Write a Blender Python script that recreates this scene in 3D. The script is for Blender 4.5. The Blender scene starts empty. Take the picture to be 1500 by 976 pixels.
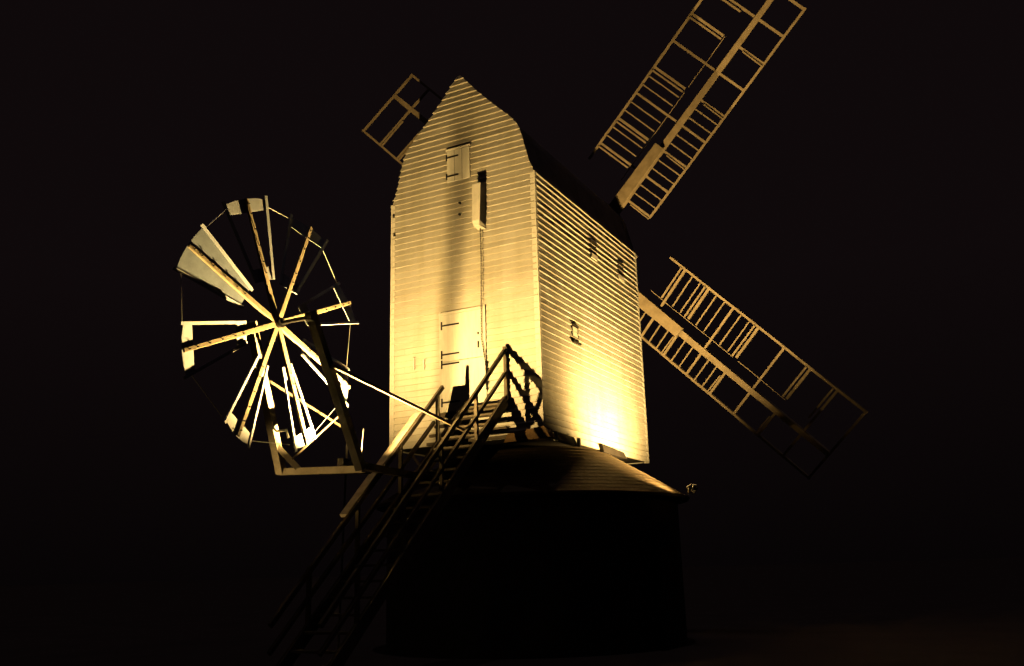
import bpy, bmesh, math, random
from mathutils import Vector, Matrix
rnd = random.Random(7)
C = bpy.context.scene.collection
scene = bpy.context.scene

# ------------------------------------------------------------------ camera
CAM = Vector((8.9083, -15.0017, -2.3912))
yaw, pitch, roll = -0.4794, 0.2564, -0.0275
fwd = Vector((math.sin(yaw)*math.cos(pitch), math.cos(yaw)*math.cos(pitch), math.sin(pitch)))
r0 = Vector((math.cos(yaw), -math.sin(yaw), 0)); u0 = r0.cross(fwd)
rr = r0*math.cos(roll) + u0*math.sin(roll); uu = -r0*math.sin(roll) + u0*math.cos(roll)
cd = bpy.data.cameras.new('camera'); cam = bpy.data.objects.new('camera', cd); C.objects.link(cam)
cam.matrix_world = Matrix(((rr.x, uu.x, -fwd.x, CAM.x), (rr.y, uu.y, -fwd.y, CAM.y), (rr.z, uu.z, -fwd.z, CAM.z), (0, 0, 0, 1)))
cd.sensor_width = 36; cd.sensor_fit = 'HORIZONTAL'; cd.lens = 1323.45/1500*36
cd.clip_start = .1; cd.clip_end = 3000
scene.camera = cam

# ------------------------------------------------------------------ night sky, overhead ground fill, exposure
w = bpy.data.worlds.new('World'); scene.world = w; w.use_nodes = True
bg = w.node_tree.nodes['Background']
wt = w.node_tree; wc = wt.nodes.new('ShaderNodeTexCoord'); wz = wt.nodes.new('ShaderNodeSeparateXYZ'); wr = wt.nodes.new('ShaderNodeValToRGB')
wt.links.new(wc.outputs['Generated'], wz.inputs[0]); wt.links.new(wz.outputs['Z'], wr.inputs['Fac']); wt.links.new(wr.outputs['Color'], bg.inputs['Color'])
wr.color_ramp.elements[0].position = 0; wr.color_ramp.elements[0].color = (.0019, .0012, .0013, 1)
wr.color_ramp.elements[1].position = .30; wr.color_ramp.elements[1].color = (.0046, .0028, .0031, 1)
bg.inputs['Strength'].default_value = 1
sl = bpy.data.lights.new('ground_fill', 'SUN'); sl.energy = .04; sl.angle = math.radians(.5); sl.color = (1, .8, .8)  # overhead sun lamp added to lift the ground towards the sky tone
so = bpy.data.objects.new('ground_fill', sl); C.objects.link(so); so.location = (0, 0, 60)
so.rotation_euler = (math.radians(4), math.radians(3), 0)
scene.cycles.use_light_tree = False
scene.cycles.diffuse_bounces = 0; scene.cycles.max_bounces = 3
vs = scene.view_settings
vs.view_transform = 'Standard'; vs.look = 'None'; vs.exposure = 0; vs.gamma = 1; vs.use_curve_mapping = False

GZ = -4.0                         # ground level; the underside of the mill body is z = 0
WARM = (1.0, .63, .20)

# ------------------------------------------------------------------ helpers
def nd(nt, t, **k):
    n = nt.nodes.new(t)
    for a, b in k.items(): setattr(n, a, b)
    return n

def mat(name, col, rough=.6, var=.12, scale=3.0, col2=None, stretch=(1, 1, 1), bump=0.0, metal=0.0, fine=40.0):
    m = bpy.data.materials.new(name); m.use_nodes = True; nt = m.node_tree; b = nt.nodes['Principled BSDF']
    tc = nd(nt, 'ShaderNodeTexCoord'); mp = nd(nt, 'ShaderNodeMapping'); mp.inputs['Scale'].default_value = stretch
    nt.links.new(tc.outputs['Object'], mp.inputs['Vector'])
    n1 = nd(nt, 'ShaderNodeTexNoise'); n1.inputs['Scale'].default_value = scale; n1.inputs['Detail'].default_value = 6
    n1.inputs['Roughness'].default_value = .65
    nt.links.new(mp.outputs['Vector'], n1.inputs['Vector'])
    rp = nd(nt, 'ShaderNodeValToRGB')
    c2 = col2 or tuple(max(0, c*(1-var*2.2)) for c in col)
    rp.color_ramp.elements[0].position = .3; rp.color_ramp.elements[0].color = (*c2, 1)
    rp.color_ramp.elements[1].position = .62; rp.color_ramp.elements[1].color = (*col, 1)
    nt.links.new(n1.outputs['Fac'], rp.inputs['Fac'])
    nt.links.new(rp.outputs['Color'], b.inputs['Base Color'])
    b.inputs['Roughness'].default_value = rough; b.inputs['Metallic'].default_value = metal
    b.inputs['Specular IOR Level'].default_value = .3
    if bump:
        n2 = nd(nt, 'ShaderNodeTexNoise'); n2.inputs['Scale'].default_value = fine; n2.inputs['Detail'].default_value = 4
        nt.links.new(mp.outputs['Vector'], n2.inputs['Vector'])
        bp = nd(nt, 'ShaderNodeBump'); bp.inputs['Strength'].default_value = bump; bp.inputs['Distance'].default_value = .02
        nt.links.new(n2.outputs['Fac'], bp.inputs['Height']); nt.links.new(bp.outputs['Normal'], b.inputs['Normal'])
    return m

M = {}
M['board'] = mat('white_board', (.80, .77, .70), .55, .10, 1.3, col2=(.72, .68, .60), stretch=(1, 1, 5), bump=.12, fine=18)
def board_mat():
    m = M['board']; nt = m.node_tree; b = nt.nodes['Principled BSDF']
    base = [n for n in nt.nodes if n.type == 'VALTORGB'][0]
    tc = [n for n in nt.nodes if n.type == 'TEX_COORD'][0]
    sp = nd(nt, 'ShaderNodeSeparateXYZ'); nt.links.new(tc.outputs['Object'], sp.inputs[0])
    ad = nd(nt, 'ShaderNodeMath', operation='ADD'); nt.links.new(sp.outputs['X'], ad.inputs[0]); nt.links.new(sp.outputs['Y'], ad.inputs[1])
    cb = nd(nt, 'ShaderNodeCombineXYZ'); nt.links.new(ad.outputs[0], cb.inputs['X']); nt.links.new(sp.outputs['Z'], cb.inputs['Y'])
    br = nd(nt, 'ShaderNodeTexBrick'); br.offset = .37; br.offset_frequency = 3; br.squash = 1
    nt.links.new(cb.outputs[0], br.inputs['Vector'])
    br.inputs['Scale'].default_value = 1; br.inputs['Row Height'].default_value = .1285; br.inputs['Brick Width'].default_value = 3.1
    br.inputs['Mortar Size'].default_value = .003; br.inputs['Bias'].default_value = -.15
    br.inputs['Color1'].default_value = (1, 1, 1, 1); br.inputs['Color2'].default_value = (.95, .94, .92, 1); br.inputs['Mortar'].default_value = (.80, .77, .70, 1)
    mx = nd(nt, 'ShaderNodeMix', data_type='RGBA', blend_type='MULTIPLY'); mx.inputs[0].default_value = 1
    nt.links.new(base.outputs['Color'], mx.inputs[6]); nt.links.new(br.outputs['Color'], mx.inputs[7])
    mp = nd(nt, 'ShaderNodeMapping'); mp.inputs['Scale'].default_value = (3, 3, .35); nt.links.new(tc.outputs['Object'], mp.inputs['Vector'])
    n = nd(nt, 'ShaderNodeTexNoise'); n.inputs['Scale'].default_value = 1.2; n.inputs['Detail'].default_value = 5; nt.links.new(mp.outputs['Vector'], n.inputs['Vector'])
    rp = nd(nt, 'ShaderNodeValToRGB'); rp.color_ramp.elements[0].position = .34; rp.color_ramp.elements[0].color = (.88, .87, .82, 1); rp.color_ramp.elements[1].position = .56; rp.color_ramp.elements[1].color = (1, 1, 1, 1)
    nt.links.new(n.outputs['Fac'], rp.inputs['Fac'])
    m2 = nd(nt, 'ShaderNodeMix', data_type='RGBA', blend_type='MULTIPLY'); m2.inputs[0].default_value = 1
    nt.links.new(mx.outputs[2], m2.inputs[6]); nt.links.new(rp.outputs['Color'], m2.inputs[7]); nt.links.new(m2.outputs[2], b.inputs['Base Color'])
board_mat()
M['trim'] = mat('white_trim', (.78, .75, .68), .55, .10, 4, bump=.15)
M['door'] = mat('door_paint', (.80, .78, .71), .5, .06, 3, stretch=(6, 6, 1), bump=.12)
M['rail'] = mat('weathered_rail', (.13, .105, .072), .75, .2, 5, col2=(.075, .06, .043), bump=.3)
M['pale'] = mat('pale_painted_timber', (.66, .58, .44), .6, .2, 5, col2=(.42, .35, .25), bump=.3)
M['rod'] = mat('old_rod', (.17, .135, .09), .7, .2, 5, bump=.3)
M['spoke'] = mat('cream_timber', (.74, .62, .40), .55, .15, 6, bump=.2)
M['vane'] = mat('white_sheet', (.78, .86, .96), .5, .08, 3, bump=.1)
M['dim_lit_vane'] = mat('dim_lit_sheet', (.30, .36, .44), .6, .12, 5, bump=.1)  # darker copy of the vane sheet, its dim lighting put into the colour
M['iron'] = mat('black_iron', (.02, .018, .016), .5, .2, 8)
M['steel'] = mat('galvanised_steel', (.5, .5, .48), .4, .1, 8, metal=.7)
M['dark'] = mat('dark_and_shaded_timber', (.030, .024, .020), .75, .25, 4, bump=.3)
M['roof'] = mat('weathered_roof_boards', (.36, .31, .29), .8, .2, 2, bump=.3)
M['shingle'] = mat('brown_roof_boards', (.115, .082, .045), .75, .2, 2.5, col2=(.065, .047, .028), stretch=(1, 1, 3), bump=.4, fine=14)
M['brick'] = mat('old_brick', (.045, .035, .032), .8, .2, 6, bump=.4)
M['sail'] = mat('sail_timber', (.56, .45, .30), .65, .2, 4, col2=(.37, .29, .185), bump=.06)
M['ground'] = mat('dry_grass', (.115, .09, .085), .95, .2, .6, col2=(.085, .067, .062), bump=.6, fine=6)
M['patch'] = mat('orange_lit_plank', (.20, .115, .045), .7, .25, 3, stretch=(1, 1, 3), bump=.4)  # orange light on the tail foot plank is put into its colour
gm = bpy.data.materials.new('window_glass'); gm.use_nodes = True
gb = gm.node_tree.nodes['Principled BSDF']; gb.inputs['Base Color'].default_value = (.03, .03, .03, 1); gb.inputs['Roughness'].default_value = .08
M['glass'] = gm
def emis(name, col, s):
    m = bpy.data.materials.new(name); m.use_nodes = True; b = m.node_tree.nodes['Principled BSDF']
    b.inputs['Base Color'].default_value = (.8, .8, .8, 1); b.inputs['Emission Color'].default_value = (*col, 1); b.inputs['Emission Strength'].default_value = s
    return m
M['lens'] = emis('lit_lens', WARM, 6)

def V(*a): return Vector(a)
class MB:
    def __init__(s): s.v = []; s.f = []
    def quad(s, *p):
        n = len(s.v); s.v += [tuple(x) for x in p]; s.f.append(tuple(range(n, n+len(p))))
    def hexa(s, b):        # 8 points: bottom ring 0-3, top ring 4-7
        n = len(s.v); s.v += [tuple(x) for x in b]
        for f in ((3, 2, 1, 0), (4, 5, 6, 7), (0, 1, 5, 4), (1, 2, 6, 5), (2, 3, 7, 6), (3, 0, 4, 7)):
            s.f.append(tuple(n+i for i in f))
    def box(s, x0, x1, y0, y1, z0, z1):
        s.hexa([(x0, y0, z0), (x1, y0, z0), (x1, y1, z0), (x0, y1, z0), (x0, y0, z1), (x1, y0, z1), (x1, y1, z1), (x0, y1, z1)])
    def beam(s, p, q, wd, h, up=V(0, 0, 1), w2=None, h2=None, seg=1, wob=0.0):
        p, q = Vector(p), Vector(q); d = (q-p).normalized()
        up = Vector(up); sd = d.cross(up)
        if sd.length < 1e-4: sd = d.cross(V(1, 0, 0))
        sd.normalize(); u = sd.cross(d).normalized()
        w2 = wd if w2 is None else w2; h2 = h if h2 is None else h2
        n = len(s.v)
        for i in range(seg+1):
            t = i/seg; c = p.lerp(q, t)
            if wob and 0 < i < seg: c = c + sd*rnd.uniform(-wob, wob) + u*rnd.uniform(-wob, wob)
            a = (wd+(w2-wd)*t)/2; b = (h+(h2-h)*t)/2
            for x, y in ((-a, -b), (a, -b), (a, b), (-a, b)): s.v.append(tuple(c + sd*x + u*y))
        for i in range(seg):
            for k in range(4):
                s.f.append((n+4*i+k, n+4*i+(k+1) % 4, n+4*i+4+(k+1) % 4, n+4*i+4+k))
        s.f.append((n+3, n+2, n+1, n)); e = n+4*seg; s.f.append((e, e+1, e+2, e+3))
    def tube(s, p, q, r, n=8, r2=None):
        p, q = Vector(p), Vector(q); d = (q-p).normalized(); a = d.orthogonal().normalized(); b = d.cross(a)
        r2 = r if r2 is None else r2; k = len(s.v)
        for c, R_ in ((p, r), (q, r2)):
            for i in range(n): t = 2*math.pi*i/n; s.v.append(tuple(c + a*R_*math.cos(t) + b*R_*math.sin(t)))
        for i in range(n): s.f.append((k+i, k+(i+1) % n, k+n+(i+1) % n, k+n+i))
        s.f.append(tuple(k+n-1-i for i in range(n))); s.f.append(tuple(k+n+i for i in range(n)))
    def build(s, name, m, parent=None, base=None, bevel=0):
        me = bpy.data.meshes.new(name)
        base = Vector(base) if base is not None else (parent_world(parent) if parent else V(0, 0, 0))
        me.from_pydata([tuple(Vector(x)-base) for x in s.v], [], s.f)
        bm = bmesh.new(); bm.from_mesh(me); bmesh.ops.recalc_face_normals(bm, faces=bm.faces); bm.to_mesh(me); bm.free()
        me.materials.append(M[m]); o = bpy.data.objects.new(name, me); C.objects.link(o)
        if parent: o.parent = parent; o.location = base - parent_world(parent)
        else: o.location = base
        if bevel:
            b = o.modifiers.new('bevel', 'BEVEL'); b.width = bevel; b.segments = 2; b.limit_method = 'ANGLE'
        return o
def parent_world(o):
    v = V(0, 0, 0)
    while o: v = v + o.location; o = o.parent
    return v
def tag(o, label, cat, group=None, kind=None):
    if label: o['label'] = label
    if cat: o['category'] = cat
    if group: o['group'] = group
    if kind: o['kind'] = kind
    return o
def thing(name, loc, label, cat, group=None):
    o = bpy.data.objects.new(name, None); C.objects.link(o); o.location = loc; o.empty_display_size = .3
    return tag(o, label, cat, group)

# ------------------------------------------------------------------ ground
g = MB(); N = 60
def gh(x, y):
    d = math.hypot(x, y-2.85)
    return GZ + .10*math.exp(-(d/9)**2) + .06*math.sin(x*.31+1)*math.cos(y*.27) * min(1, max(0, (d-4)/8))
ring = [0, 2, 4, 6, 8, 10, 12, 14, 16, 18, 20, 24, 30, 40, 60, 100, 200, 400, 900]
for i, R_ in enumerate(ring):
    for k in range(N):
        a = 2*math.pi*k/N; x = R_*math.cos(a); y = 2.85+R_*math.sin(a)
        g.v.append((x, y, gh(x, y) if R_ < 100 else GZ))
for i in range(len(ring)-1):
    for k in range(N):
        a, b = i*N+k, i*N+(k+1) % N
        g.f.append((a, b, b+N, a+N))
o = g.build('ground', 'ground'); o['kind'] = 'structure'

# ------------------------------------------------------------------ windmill body
W2, L, H = 1.70, 5.71, 5.32
PITCH = .1285
mill = thing('windmill', (0, 2.85, 0), 'white weatherboarded post mill body with dark roof, standing on the round base building', 'windmill')
GABLE = [(5.32, 1.71), (5.55, 1.605), (5.92, 1.515), (6.24, 1.44), (6.42, 1.37), (6.60, 1.235), (6.74, 1.11), (7.10, .745), (7.45, .43), (7.94, .03)]
def half(z):
    if z <= GABLE[0][0]: return W2
    for (a, xa), (b, xb) in zip(GABLE, GABLE[1:]):
        if z <= b: return xa + (xb-xa)*(z-a)/(b-a)
    return .02
def boards(name, org, du, nrm, umin, umax, z0, z1, seg, parent, gable=False, seed=1):
    """overlapping boards: every course leans out towards its lower edge and has an underside"""
    rn = random.Random(seed); mb = MB(); org = Vector(org); du = Vector(du); nrm = Vector(nrm)
    nb = int(math.ceil((z1-z0)/PITCH)); up = V(0, 0, 1)
    zoff = [[rn.uniform(-.0025, .0025) for _ in range(seg+1)] for _ in range(nb+2)]
    for r in range(nb+1):
        t = rn.uniform(-.010, .010)
        for i in range(seg+1): zoff[r][i] += t*(i/seg-.5)
    for r in range(nb):
        za, zb = z0 + r*PITCH, min(z0 + (r+1)*PITCH, z1)
        pr = .042 + rn.uniform(-.004, .005)
        jit = [rn.uniform(-.003, .003) for _ in range(seg+1)]
        rows = []
        for i in range(seg+1):
            t = i/seg
            if gable:
                ha, hb = half(za)+rn.uniform(0, .012)*(i in (0, seg)), half(zb)
                ua, ub = -ha + 2*ha*t, -hb + 2*hb*t
                if zb > 5.3: za_, zb_ = za+zoff[r][i]*.5, zb+zoff[r+1][i]*.5
                else: za_, zb_ = za+zoff[r][i], zb+zoff[r+1][i]
            else:
                ua = ub = umin + (umax-umin)*t; za_, zb_ = za+zoff[r][i], zb+zoff[r+1][i]
            if r == 0: za_ = za
            if r == nb-1: zb_ = zb
            p_in = org + du*ua + up*za_
            rows.append((p_in, p_in + nrm*(pr+jit[i]), org + du*ub + up*zb_ + nrm*.004))
        n = len(mb.v)
        for a in rows: mb.v += [tuple(x) for x in a]
        for i in range(seg):
            k = n + 3*i
            mb.f.append((k, k+3, k+4, k+1)); mb.f.append((k+1, k+4, k+5, k+2))
        mb.f.append((n, n+1, n+2)); k = n+3*seg; mb.f.append((k, k+2, k+1))
    ob = mb.build(name, 'board', parent)
    return ob
boards('tail_wall', (0, 0, 0), (1, 0, 0), (0, -1, 0), -W2, W2, 0, 7.93, 14, mill, True, 3)
boards('front_wall', (0, L, 0), (-1, 0, 0), (0, 1, 0), -W2, W2, 0, 7.93, 8, mill, True, 4)
boards('side_wall', (W2, 0, 0), (0, 1, 0), (1, 0, 0), 0.0, L, 0, H, 22, mill, False, 5)
boards('side_wall', (-W2, L, 0), (0, -1, 0), (-1, 0, 0), 0.0, L, 0, H, 14, mill, False, 6)
for sx in (-1, 1):
    for y, s in ((0, -1), (L, 1)):
        cb = MB()
        x0, x1 = sorted((sx*(W2-.075), sx*(W2+.032))); y0, y1 = sorted((y-s*.05, y+s*.034))
        cb.box(x0, x1, y0, y1, -.01, 5.30); cb.build('corner_board', 'trim', mill)
# inner shell under the boards so that no light leaks, and the floor
core = MB(); core.box(-W2+.012, W2-.012, .012, L-.012, .02, H-.02); core.build('inner_lining', 'dark', mill)
# roof: shell along the gable outline
rf = MB(); prof = [(x, z) for z, x in GABLE]
ring_ = [(-x, z) for x, z in prof] + [(x, z) for x, z in reversed(prof)]
ys = (.008, L+.30)
for (xa, za), (xb, zb) in zip(ring_, ring_[1:]):
    f = .988
    o1 = [(xa*f, y, za-.02) for y in ys] + [(xb*f, y, zb-.02) for y in ys]
    i1 = [(x*.955, y, z-.09) for x, y, z in o1]
    rf.hexa([i1[0], i1[2], i1[3], i1[1], o1[0], o1[2], o1[3], o1[1]])
rf.build('roof', 'roof', mill)

# hatch high in the tail
h = MB(); h.box(-.30, .255, -.055, -.03, 5.49, 6.20); hatch = h.build('hatch', 'door', mill, bevel=.004)
h = MB()
for x in (-.30+.185, -.30+.37): h.box(x-.003, x+.003, -.057, -.054, 5.5, 6.19)
h.build('board_joint', 'dark', hatch)
h = MB(); h.beam((-.32, -.055, 6.222), (.28, -.055, 6.222), .05, .025); h.build('drip_board', 'trim', hatch)
for z in (5.62, 6.05):
    h = MB(); h.box(-.305, -.02, -.066, -.056, z-.014, z+.014); h.box(-.318, -.29, -.068, -.056, z-.07, z+.07); h.build('strap_hinge', 'iron', hatch)
# tall narrow box for the hoist chain
h = MB(); h.hexa([(.42, -.29, 4.40), (.60, -.29, 4.40), (.60, -.02, 4.33), (.42, -.02, 4.33), (.41, -.24, 5.22), (.61, -.24, 5.22), (.61, -.02, 5.30), (.41, -.02, 5.30)])
cbx = h.build('chute_box', 'trim', mill, bevel=.006)
h = MB(); h.hexa([(.45, -.26, 4.30), (.57, -.26, 4.30), (.60, -.03, 4.29), (.42, -.03, 4.29), (.42, -.29, 4.40), (.60, -.29, 4.40), (.60, -.022, 4.33), (.42, -.022, 4.33)])
h.build('chute_lip', 'trim', cbx)
for x, z in ((.0, 4.97), (-.01, 4.72)):
    h = MB(); h.tube((x, -.02, z), (x, -.07, z), .022); h.build('iron_bolt', 'iron', mill)
for x, z in ((-1.68, 5.05), (-1.66, 4.62)):
    h = MB(); h.box(x, x+.05, -.05, -.03, z-.05, z+.02); h.build('iron_clip', 'iron', mill)
for x, z in ((-1.12, 1.72), (-.88, 1.68)):
    h = MB(); h.box(x-.012, x+.012, -.075, -.02, z-.13, z+.10); h.box(x-.03, x+.03, -.05, -.02, z+.09, z+.115); h.build('staple', 'trim', mill)

# two-leaf tail door
for nm, z0, z1, hz in (('upper', 1.66, 2.62, (1.80, 2.40)), ('lower', .64, 1.645, (.83, 1.60))):
    d = MB(); d.box(-.47, .50, -.05, -.028, z0, z1); dl = d.build('door_leaf', 'door', mill, bevel=.004)
    d = MB()
    for k in range(1, 6): x = -.47 + .97*k/6; d.box(x-.0025, x+.0025, -.0515, -.049, z0+.01, z1-.01)
    d.build('board_joint', 'trim', dl)
    for z in hz:
        d = MB(); d.box(-.45, -.05, -.062, -.051, z-.016, z+.016); d.box(-.475, -.445, -.064, -.051, z-.085, z+.085); d.build('strap_hinge', 'iron', dl)
    if nm == 'upper':
        d = MB(); d.box(.375, .405, -.072, -.051, 1.84, 1.97); d.build('door_latch', 'iron', dl)
        d = MB(); d.box(.38, .40, -.075, -.051, 2.11, 2.145); d.build('keyhole', 'iron', dl)
d = MB()
d.box(.50, .555, -.062, -.02, .64, 2.70); d.box(-.52, -.47, -.05, -.02, .64, 2.70); d.box(-.52, .555, -.07, -.02, 2.622, 2.672)
d.build('door_frame', 'trim', mill)
d = MB(); d.tube((.56, -.07, 1.52), (.56, -.07, 1.02), .014); d.tube((.56, -.07, 1.53), (.56, -.02, 1.53), .02); d.tube((.56, -.07, 1.0), (.56, -.02, 1.0), .02); d.build('grab_bar', 'iron', mill)

# side windows
for (y, z, sy, sz, shut) in ((2.86, 4.55, .30, .26, 0), (4.55, 4.52, .28, .26, 0), (1.63, 2.29, .26, .28, 1)):
    x = W2+.02
    f = MB()
    for a, b, c_, d_ in ((y-sy/2-.02, y-sy/2, z-sz/2, z+sz/2), (y+sy/2, y+sy/2+.02, z-sz/2, z+sz/2), (y-sy/2-.03, y+sy/2+.03, z+sz/2, z+sz/2+.03), (y-sy/2-.03, y+sy/2+.03, z-sz/2-.03, z-sz/2)):
        f.box(x-.015, x+.022, a, b, c_, d_)
    wn = f.build('window', 'dark' if not shut else 'dark', mill)
    f = MB(); f.box(x-.01, x+.012, y-sy/2, y+sy/2, z-sz/2, z+sz/2); f.build('shutter' if shut else 'pane', 'trim' if shut else 'glass', wn)
    f = MB(); f.beam((x+.022, y-sy/2-.03, z+sz/2+.042), (x+.022, y+sy/2+.03, z+sz/2+.042), .04, .02, V(.3, 0, 1)); f.build('drip_hood', 'dark', wn)
    f = MB()
    if shut: f.box(x, x+.06, y-sy/2-.06, y+sy/2+.06, z-sz/2-.075, z-sz/2-.032)
    else: f.box(x, x+.045, y-sy/2-.02, y+sy/2+.02, z-sz/2-.14, z-sz/2-.032)
    f.build('sill', 'dark' if shut else 'trim', wn)  # dark sill under the shutter stands in for shadow there

# things fixed along the foot of the walls
s = MB(); s.hexa([(.95, -.16, -.10), (1.915, -.16, -.06), (1.915, .10, -.06), (.95, .0, -.10), (1.02, -.12, .08), (1.80, -.17, .15), (1.84, .10, .11), (1.0, 0, .08)]); s.build('foot_plank', 'patch', mill)
s = MB(); s.hexa([(1.74, .22, -.06), (1.84, .22, -.06), (1.84, 1.28, -.08), (1.74, 1.28, -.08), (1.73, .22, .10), (1.80, .22, .10), (1.80, 1.18, .09), (1.73, 1.18, .09)]); s.build('foot_plank', 'dark', mill)
s = MB(); s.hexa([(1.74, 2.62, -.06), (1.84, 2.62, -.06), (1.84, 3.98, -.08), (1.74, 3.98, -.08), (1.73, 2.62, .12), (1.80, 2.62, .12), (1.80, 3.86, .06), (1.73, 3.86, .06)]); s.build('foot_plank', 'dark', mill)
for y in (.17, 1.22):
    s = MB(); s.box(1.845, 1.9155, y-.02, y+.02, -.10, .07); s.build('iron_bracket', 'steel', mill)

# hanging chain
ch = MB(); z = 4.30; k = 0; x = .50
while z > 1.05:
    cx = x + .012*math.sin(z*2.1) + (.0 if z > 2 else .07*min(1, (2-z)*2)); t = .010
    a, b = (V(1, 0, 0), V(0, 1, 0)) if k % 2 == 0 else (V(0, 1, 0), V(1, 0, 0))
    c0 = V(cx, -.10, z)
    for sgn in (-1, 1): ch.tube(c0 + a*sgn*t + V(0, 0, .032), c0 + a*sgn*t - V(0, 0, .032), .0045, 5)
    for sgn in (-1, 1): ch.tube(c0 - a*t + V(0, 0, .032*sgn), c0 + a*t + V(0, 0, .032*sgn), .0045, 5)
    z -= .052; k += 1
tag(ch.build('hoist_chain', 'iron', base=(.5, -.1, 4.3)), 'long dark chain hanging from the narrow box down beside the tail door', 'chain')

# ------------------------------------------------------------------ roundhouse
rh = thing('roundhouse', (0, 2.85, GZ), 'low round dark building with conical roof carrying the white mill body', 'building')
CY = 2.85; RE, ZE, ZA = 3.38, -1.02, 1.02
NS = 96
def cone_ring(mb, r, z): 
    n = len(mb.v)
    for k in range(NS): a = 2*math.pi*k/NS; mb.v.append((r*math.cos(a), CY+r*math.sin(a), z))
    return n
c = MB(); prev = None
NR = 14
for i in range(NR+1):
    r = RE + (1.55-RE)*i/NR
    zz = ZE + (ZA-ZE)*(RE-r)/RE
    if i: 
        n = cone_ring(c, r+.006, zz-.010)      # step of each course of boards
        for k in range(NS): c.f.append((prev+k, prev+(k+1) % NS, n+(k+1) % NS, n+k))
        prev = n
    n = cone_ring(c, r, zz)
    if prev is not None:
        for k in range(NS): c.f.append((prev+k, prev+(k+1) % NS, n+(k+1) % NS, n+k))
    prev = n
lo = cone_ring(c, RE-.03, ZE-.05)
for k in range(NS): c.f.append((lo+k, lo+(k+1) % NS, (k+1) % NS, k))
lo2 = cone_ring(c, 1.5, ZE-.06+1.05)
for k in range(NS): c.f.append((lo+k, lo2+k, lo2+(k+1) % NS, lo+(k+1) % NS))
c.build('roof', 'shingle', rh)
c = MB(); a0 = cone_ring(c, 3.12, GZ-.1); a1 = cone_ring(c, 3.12, ZE-.0)
for k in range(NS): c.f.append((a0+k, a0+(k+1) % NS, a1+(k+1) % NS, a1+k))
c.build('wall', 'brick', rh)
d = MB(); d.box(3.05, 3.16, 1.9, 2.85, GZ, GZ+2.0); dd = d.build('door', 'dark', rh)
d = MB(); d.box(3.16, 3.19, 2.0, 2.05, GZ+.95, GZ+1.1); d.build('handle', 'iron', dd)

# ------------------------------------------------------------------ sails
SY, TILT, SZ, PHI, A_, B_, WEA, UT, DU = 6.61, .1965, 5.897, .7531, .8243, 1.4271, -.262, 8.1153, .7866
sails = thing('windmill_sails', (0, SY, SZ), 'four skeletal wooden sails with bare lattice bars, turning on the front of the mill', 'sails')
cT, sT = math.cos(TILT), math.sin(TILT)
def tl(P): return V(P.x, SY + cT*P.y - sT*P.z, SZ + sT*P.y + cT*P.z)
def axes(ang):
    e = V(math.cos(ang), 0, math.sin(ang)); n = V(-math.sin(ang), 0, math.cos(ang)); wv = V(0, 1, 0)
    return e, n*math.cos(WEA) + wv*math.sin(WEA), wv*math.cos(WEA) - n*math.sin(WEA)
m_ = MB(); m_.tube(tl(V(0, .45, 0)), tl(V(0, -3.2, 0)), .24, 16); m_.build('windshaft', 'sail', sails)
m_ = MB(); m_.box(-.36, .36, SY-.36, SY+.36, SZ-.36, SZ+.36); m_.build('poll_end', 'iron', sails, bevel=.03)
for kx, ang in enumerate((PHI, PHI+math.pi/2)):
    e = V(math.cos(ang), 0, math.sin(ang)); oy = V(0, -.20 if kx == 0 else -.16, 0)
    m_ = MB()
    for sg in (1, -1):
        m_.beam(tl(oy), tl(oy + e*sg*3.45), .36, .26, tl(V(0, -1, 0))-tl(V(0, 0, 0)), w2=.29, h2=.16)
    m_.build('stock', 'sail', sails, bevel=.012)
for q in range(4):
    ang = PHI + math.pi/2*q; e, n, wv = axes(ang)
    P = lambda u, v, t=0.0: tl(e*u + n*v + wv*t)
    upv = (P(0, 0, 1) - P(0, 0, 0))
    m_ = MB(); m_.beam(P(.9, 0), P(UT, 0), .21, .15, upv, w2=.13, h2=.10, seg=5, wob=.004)
    sail = m_.build('sail', 'sail', sails, bevel=.008)
    for v, nm in ((-A_, 'hemlath'), (B_, 'hemlath'), (B_*.27, 'shutter_bar')):
        m_ = MB(); u_in = UT - DU*(8 if v < 0 else 7.6)
        if nm == 'hemlath': m_.beam(P(u_in-.05, v), P(UT+.04, v),   .062, .055, upv, seg=8, wob=.006)
        else:
            for a, b in ((u_in, UT-DU*4.1), (UT-DU*3.9, UT-DU*2.0)): m_.beam(P(a, v, -.02), P(b, v, -.02), .018, .018, upv, seg=4, wob=.006)
        m_.build(nm, 'sail', sail)
    for k in range(9):
        u = UT - DU*k
        full = (k % 2 == 1) or k in (0,)
        m_ = MB()
        m_.beam(P(u, -A_-.02), P(u, 0), .06, .055, upv)
        if k < 8: 
            m_.beam(P(u, 0 if full else B_*.30), P(u, B_+.02), .058 if full else .066, .055, upv)
        if not full or k == 8: m_.beam(P(u-.07, -A_, -.05), P(u-.05, -A_*.25, -.05), .03, .03, upv)
        m_.build('sail_bar', 'sail', sail)
        if k in (1, 2, 4, 6, 7):      # a leftover shutter frame beside the bar
            m_ = MB(); m_.beam(P(u-.10, B_*.30, -.06), P(u-.10, B_-.02, -.04), .045, .03, upv); m_.build('shutter_frame', 'sail', sail)
        if k >= 5 and k < 9:
            for j in (1, 2):
                uj = u + DU*j/3
                if k < 8:
                    m_ = MB(); m_.beam(P(uj, B_*.30, -.03), P(uj, B_-.03, -.03), .034, .03, upv); m_.build('shutter_rod', 'sail', sail)
                m_ = MB(); m_.beam(P(uj, -.10, -.02), P(uj, -A_, -.02), .034, .03, upv); m_.build('shutter_rod', 'sail', sail)

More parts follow.
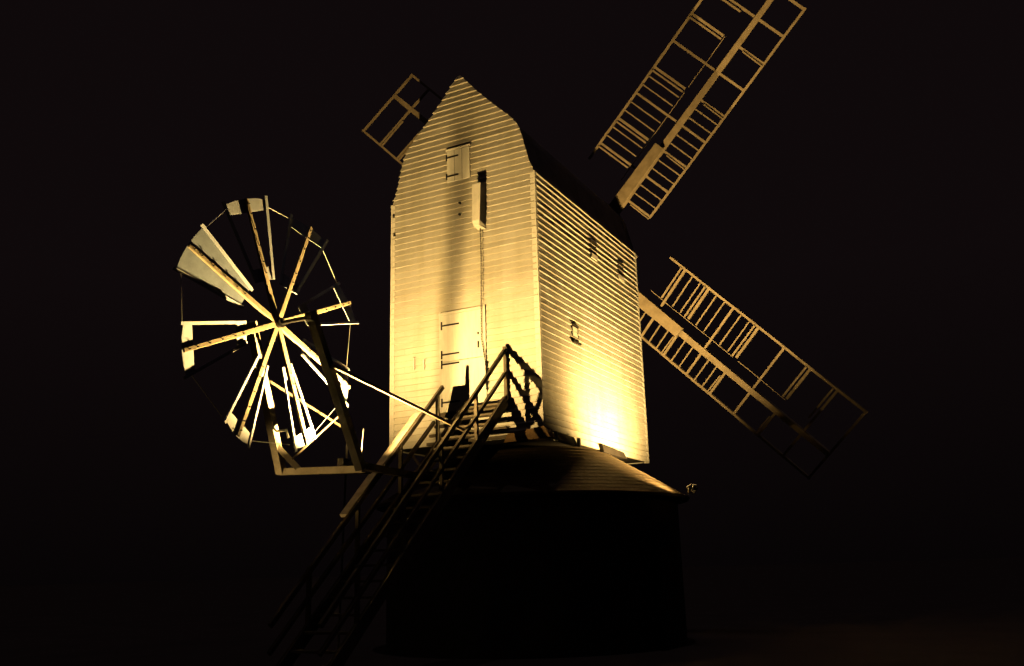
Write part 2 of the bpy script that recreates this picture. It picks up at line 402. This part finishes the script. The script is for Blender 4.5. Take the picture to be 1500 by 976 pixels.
# ------------------------------------------------------------------ tail ladder
XL, XR = .15, 1.0
def ladz(y): return .70 + .862*(y+.15)
lad = thing('tail_ladder', (.55, -5.5, GZ), 'long timber ladder with handrails climbing to the tail door of the white mill', 'ladder')
YB = -.15 + (GZ+.12-.70)/.862
upL = V(0, -.862, 1).normalized()
for x in (XL, XR):
    m_ = MB(); m_.beam((x, -.12, ladz(-.12)-.02), (x, YB, ladz(YB)-.02), .055, .20, upL); m_.build('string', 'rail', lad)
nt_ = 21
for i in range(nt_):
    y = -.22 + (YB+.3)*i/(nt_-1)
    m_ = MB(); x0 = XL+.03
    m_.box(x0, XR-.03, y-.12, y+.08, ladz(y)-.035, ladz(y)); m_.build('tread', 'rail', lad)
m_ = MB(); m_.box(-.52, 1.02, -.13, -.035, .52, .61); m_.build('door_sill', 'rail', lad)
for zz, xa in ((.36, -.6), (.19, -.72), (.03, -.78)):
    m_ = MB(); m_.beam((xa, -.09, zz), (1.0, -.09, zz), .08, .055); m_.build('cross_bearer', 'rail', lad)
for x, ytop in ((XL, -1.0), (XR, -.15)):
    for off, nm, wd, y0 in ((.96, 'handrail', .075, ytop), (.52, 'mid_rail', .06, ytop if x == XR else -1.30)):
        m_ = MB(); m_.beam((x, y0, ladz(y0)+off), (x, YB+.1, ladz(YB+.1)+off*.80), .05, wd, upL, seg=4, wob=.004); m_.build(nm, 'rail', lad)
    for y in ((-1.18, -2.35, -3.5, -4.6) if x == XL else (-.10, -1.25, -2.42, -3.5, -4.6)):
        m_ = MB(); m_.beam((x, y, ladz(y)-.05), (x, y, ladz(y)+.96-.02*abs(y)), .06, .05, V(0, 1, 0)); m_.build('rail_post', 'rail', lad)
m_ = MB(); m_.tube((XR, -.10, 1.63), (XR, -.10, 1.76), .05, 10); m_.build('newel_cap', 'rail', lad)
ya, yb = -1.72, -3.72
m_ = MB(); m_.beam((XL-.09, ya, ladz(ya)+.97), (XL-.09, yb, ladz(yb)+.86), .15, .06, upL); m_.build('rail_plank', 'pale', lad)

# ------------------------------------------------------------------ fan tower
HUB = V(-.30, -4.97, 1.305)
tw = thing('fan_tower', (-.3, -3.9, -.9), 'leaning timber frame behind the ladder that holds up the spoked fan', 'timber frame')
TL, BL = V(-.80, -5.0, 1.40), V(-1.07, -3.90, -.80)
TR, BR = V(.36, -5.0, 1.38), V(.50, -3.90, -.86)
for a, b, mm in ((TL, BL, 'pale'), (TR, BR, 'dark')):  # right post takes the dark timber, painting in its unlit side
    m_ = MB(); m_.beam(a, b, .12, .13, V(1, 0, 0)); m_.build('post', mm, tw)
m_ = MB(); m_.beam(BL+V(-.05, 0, .02), BR+V(.05, 0, 0), .10, .10); m_.build('base_beam', 'pale', tw)
m_ = MB(); m_.beam(BL.lerp(TL, .18)+V(.03, -.01, 0), BL+V(.36, 0, .03), .07, .09); m_.build('knee_brace', 'pale', tw)
for f in (.28,):
    m_ = MB(); a = BL.lerp(TL, f)+V(.05, 0, 0); m_.beam(a, a+V(.22, 0, 0), .03, .03); m_.beam(a+V(.22, 0, .015), a+V(.25, .02, -.12), .03, .03); m_.build('iron_step', 'steel', tw)
m_ = MB(); m_.beam(TR.lerp(BR, .34)+V(.08, 0, 0), V(.98, -1.44, -.07), .045, .045); m_.build('brace_rod', 'rod', tw)
m_ = MB(); m_.beam(TL.lerp(BL, .36)+V(0, .05, 0), V(-.9, -2.45, .04), .03, .03); m_.build('brace_rod', 'rod', tw)
m_ = MB(); m_.beam(V(-.9, -2.45, .06), V(-.9, -2.6, GZ), .025, .025, V(0, 1, 0)); m_.build('stay_post', 'iron', tw)
m_ = MB(); m_.beam(V(-.72, -4.05, -.62), V(-.49, -3.12, .22), .026, .026); m_.build('diagonal_rod', 'rod', tw)
m_ = MB(); m_.beam(V(-.3, -3.9, -.87), V(1.0, -.1, -.62), .03, .03); m_.build('stay_wire', 'iron', tw)
m_ = MB(); m_.beam(V(.2, -4.02, -.735), V(.2, .4, -.86), .11, .11); m_.build('tail_pole', 'dark', tw)
m_ = MB(); m_.tube((-.84, HUB.y, HUB.z), (.42, HUB.y, HUB.z), .032, 10); m_.tube((.30, HUB.y, HUB.z), (.42, HUB.y, HUB.z), .085, 12); m_.build('bearing', 'iron', tw)

# ------------------------------------------------------------------ fantail wheel
PH = 1.985
fan = thing('fantail', HUB, 'eight-spoked fan wheel with open white vanes, left of the mill', 'fan')
m_ = MB(); m_.tube(HUB+V(-.10, 0, 0), HUB+V(.10, 0, 0), .075, 14); m_.build('hub', 'iron', fan)
TH = math.radians(-15)
def fr(a): return V(0, math.cos(a), math.sin(a)), V(0, -math.sin(a), math.cos(a))
for i in range(8):
    a = PH - i*math.pi/4; er, t = fr(a)
    chd = t*math.cos(TH) + V(1, 0, 0)*math.sin(TH); nn = er.cross(chd).normalized()
    m_ = MB(); m_.beam(HUB+er*.06, HUB+er*1.915, .085, .06, V(1, 0, 0), w2=.06, h2=.035); sp = m_.build('spoke', 'spoke', fan, bevel=.006)
    m_ = MB()
    for r in (.78, .95, 1.2, 1.45, 1.68, 1.83): m_.tube(HUB+er*r+V(.02, 0, 0), HUB+er*r+V(.045, 0, 0), .010, 6)
    m_.build('bolts', 'iron', sp)
    hw = lambda r: .15 + (.37-.15)*(r-.66)/(1.84-.66)
    off = nn*0 + V(-.034, 0, 0)
    P = lambda r, c_, d_=0.0: HUB + er*r + chd*c_ + off + nn*d_
    def plate(mb, pts, th=.012):
        mb.hexa([P(r, c_, -th/2) for r, c_ in pts] + [P(r, c_, th/2) for r, c_ in pts])
    filled = i == 7
    m_ = MB()
    def edge(r): return hw(r)
    def tipp(r0, r1, lo, hi):
        plate(m_, [(r0, lo*edge(r0)), (r1*(1-.03*lo*lo), lo*edge(r1)), (r1*(1-.03*hi*hi), hi*edge(r1)), (r0, hi*edge(r0))])
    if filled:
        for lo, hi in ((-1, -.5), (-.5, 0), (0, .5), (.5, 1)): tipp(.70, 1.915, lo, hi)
        vn = m_.build('vane', 'dim_lit_vane', fan)
    else:
        for lo, hi in ((-1, -.5), (-.5, 0), (0, .5), (.5, 1)): tipp(1.71, 1.915, lo, hi)
        vn = m_.build('vane', 'vane', fan)
        m_ = MB(); plate(m_, [(.66, -hw(.66)), (.86, -hw(.8)), (.86, hw(.8)), (.66, hw(.66))]); m_.build('inner_board', 'vane', vn)
    for s_ in (-1, 1):
        m_ = MB(); m_.beam(P(.66, s_*(hw(.66)), .012), P(1.915, s_*(hw(1.915)-.01), .012), .045, .02, nn); m_.build('side_bar', 'vane', vn)
for i in range(8):
    a0 = PH - i*math.pi/4; a1 = a0 - math.pi/4
    er, t = fr(a0); er1, t1 = fr(a1)
    p0 = HUB + er*1.80 - t*.36 + V(-.02, 0, 0); p1 = HUB + er1*1.80 + t1*.36 + V(-.09, 0, 0)
    wm = MB(); wm.tube(p0, p1, .006, 5); wm.build('tie_wire', 'steel', fan)

# ------------------------------------------------------------------ floodlights
def floodlight(loc, aim, power, label, cone, blend, size, hgt=.0, rad=.12, color=WARM):
    loc = Vector(loc); aim = Vector(aim).normalized()
    base = loc + V(0, 0, -hgt)
    t = thing('floodlight', base, label, 'floodlight', 'floodlights lighting the mill')
    sd = aim.cross(V(0, 0, 1)).normalized(); up = sd.cross(aim).normalized()
    b = loc - aim*.05
    k = size
    m_ = MB()
    f4 = [b + sd*x*k + up*y*k*.7 for x, y in ((-1, -1), (1, -1), (1, 1), (-1, 1))]
    k4 = [b - aim*k*1.1 + sd*x*k*.6 + up*y*k*.4 for x, y in ((-1, -1), (1, -1), (1, 1), (-1, 1))]
    m_.hexa(k4 + f4); hs = m_.build('housing', 'iron', t, bevel=.006)
    m_ = MB()
    fr_ = [p + aim*.004 for p in f4]; cc = b + aim*.004
    m_.quad(*[cc + (p-cc)*.86 for p in fr_]); m_.build('lens', 'lens', hs)
    m_ = MB()
    for s_ in (-1, 1): m_.beam(b - aim*k*.4 + sd*s_*k*1.02, base + sd*s_*k*1.02*.9, .02, .035, aim)
    m_.beam(base + sd*k, base - sd*k, .04, .02); m_.build('bracket', 'steel', t)
    ld = bpy.data.lights.new('floodlamp', 'SPOT'); ld.energy = power; ld.color = color; ld.spot_size = math.radians(cone); ld.spot_blend = blend; ld.shadow_soft_size = rad
    lo = bpy.data.objects.new('floodlamp', ld); C.objects.link(lo); lo.parent = t; lo.location = loc + aim*.14*(rad/.12) - base
    lo.rotation_euler = aim.to_track_quat('-Z', 'Y').to_euler()
    return t
SEL = globals().get('SEL', 'CABD')
if 'C' in SEL: floodlight((3.50, 3.02, -.80), (-.38, .1, 1), 3000, 'floodlight at the roof eave, aimed steeply up the side wall and sails', 142, 1, .11, .20, .08)
if 'D' in SEL: floodlight((3.74, 2.35, -.91), (-1.12, .34, .72), 640, 'small added fill spot at the eave, skimming across the round roof boards', 96, 1, .06, .10, .05)  # extra lamp added to light a wedge of the roundhouse roof
if 'A' in SEL: floodlight((-4.2, -7.4, GZ+.32), (3.9, 3.6, 2.9), 620, 'floodlight on the ground out to the left of the fan wheel', 22, .8, .2, .30, .12)
if 'B' in SEL:
    LB = V(.20, -3.65, -.58)
    fl = floodlight(LB, (0, -.035, 1), 3500, 'floodlight on the dark pole between the fan wheel and the ladder', 179, .62, .06, .09, .016)
    S1, S2 = V(-.67, 0, .46), V(.11, 0, 7.1)
    m_ = MB(); m_.beam(LB.lerp(S1, .055)+V(.003, 0, -.06), LB.lerp(S2, .055), .012, .012, V(0, 1, 0)); m_.build('shadow_rod', 'iron', fl)  # thin rod added near the lamp to cast the tail wall's stripe
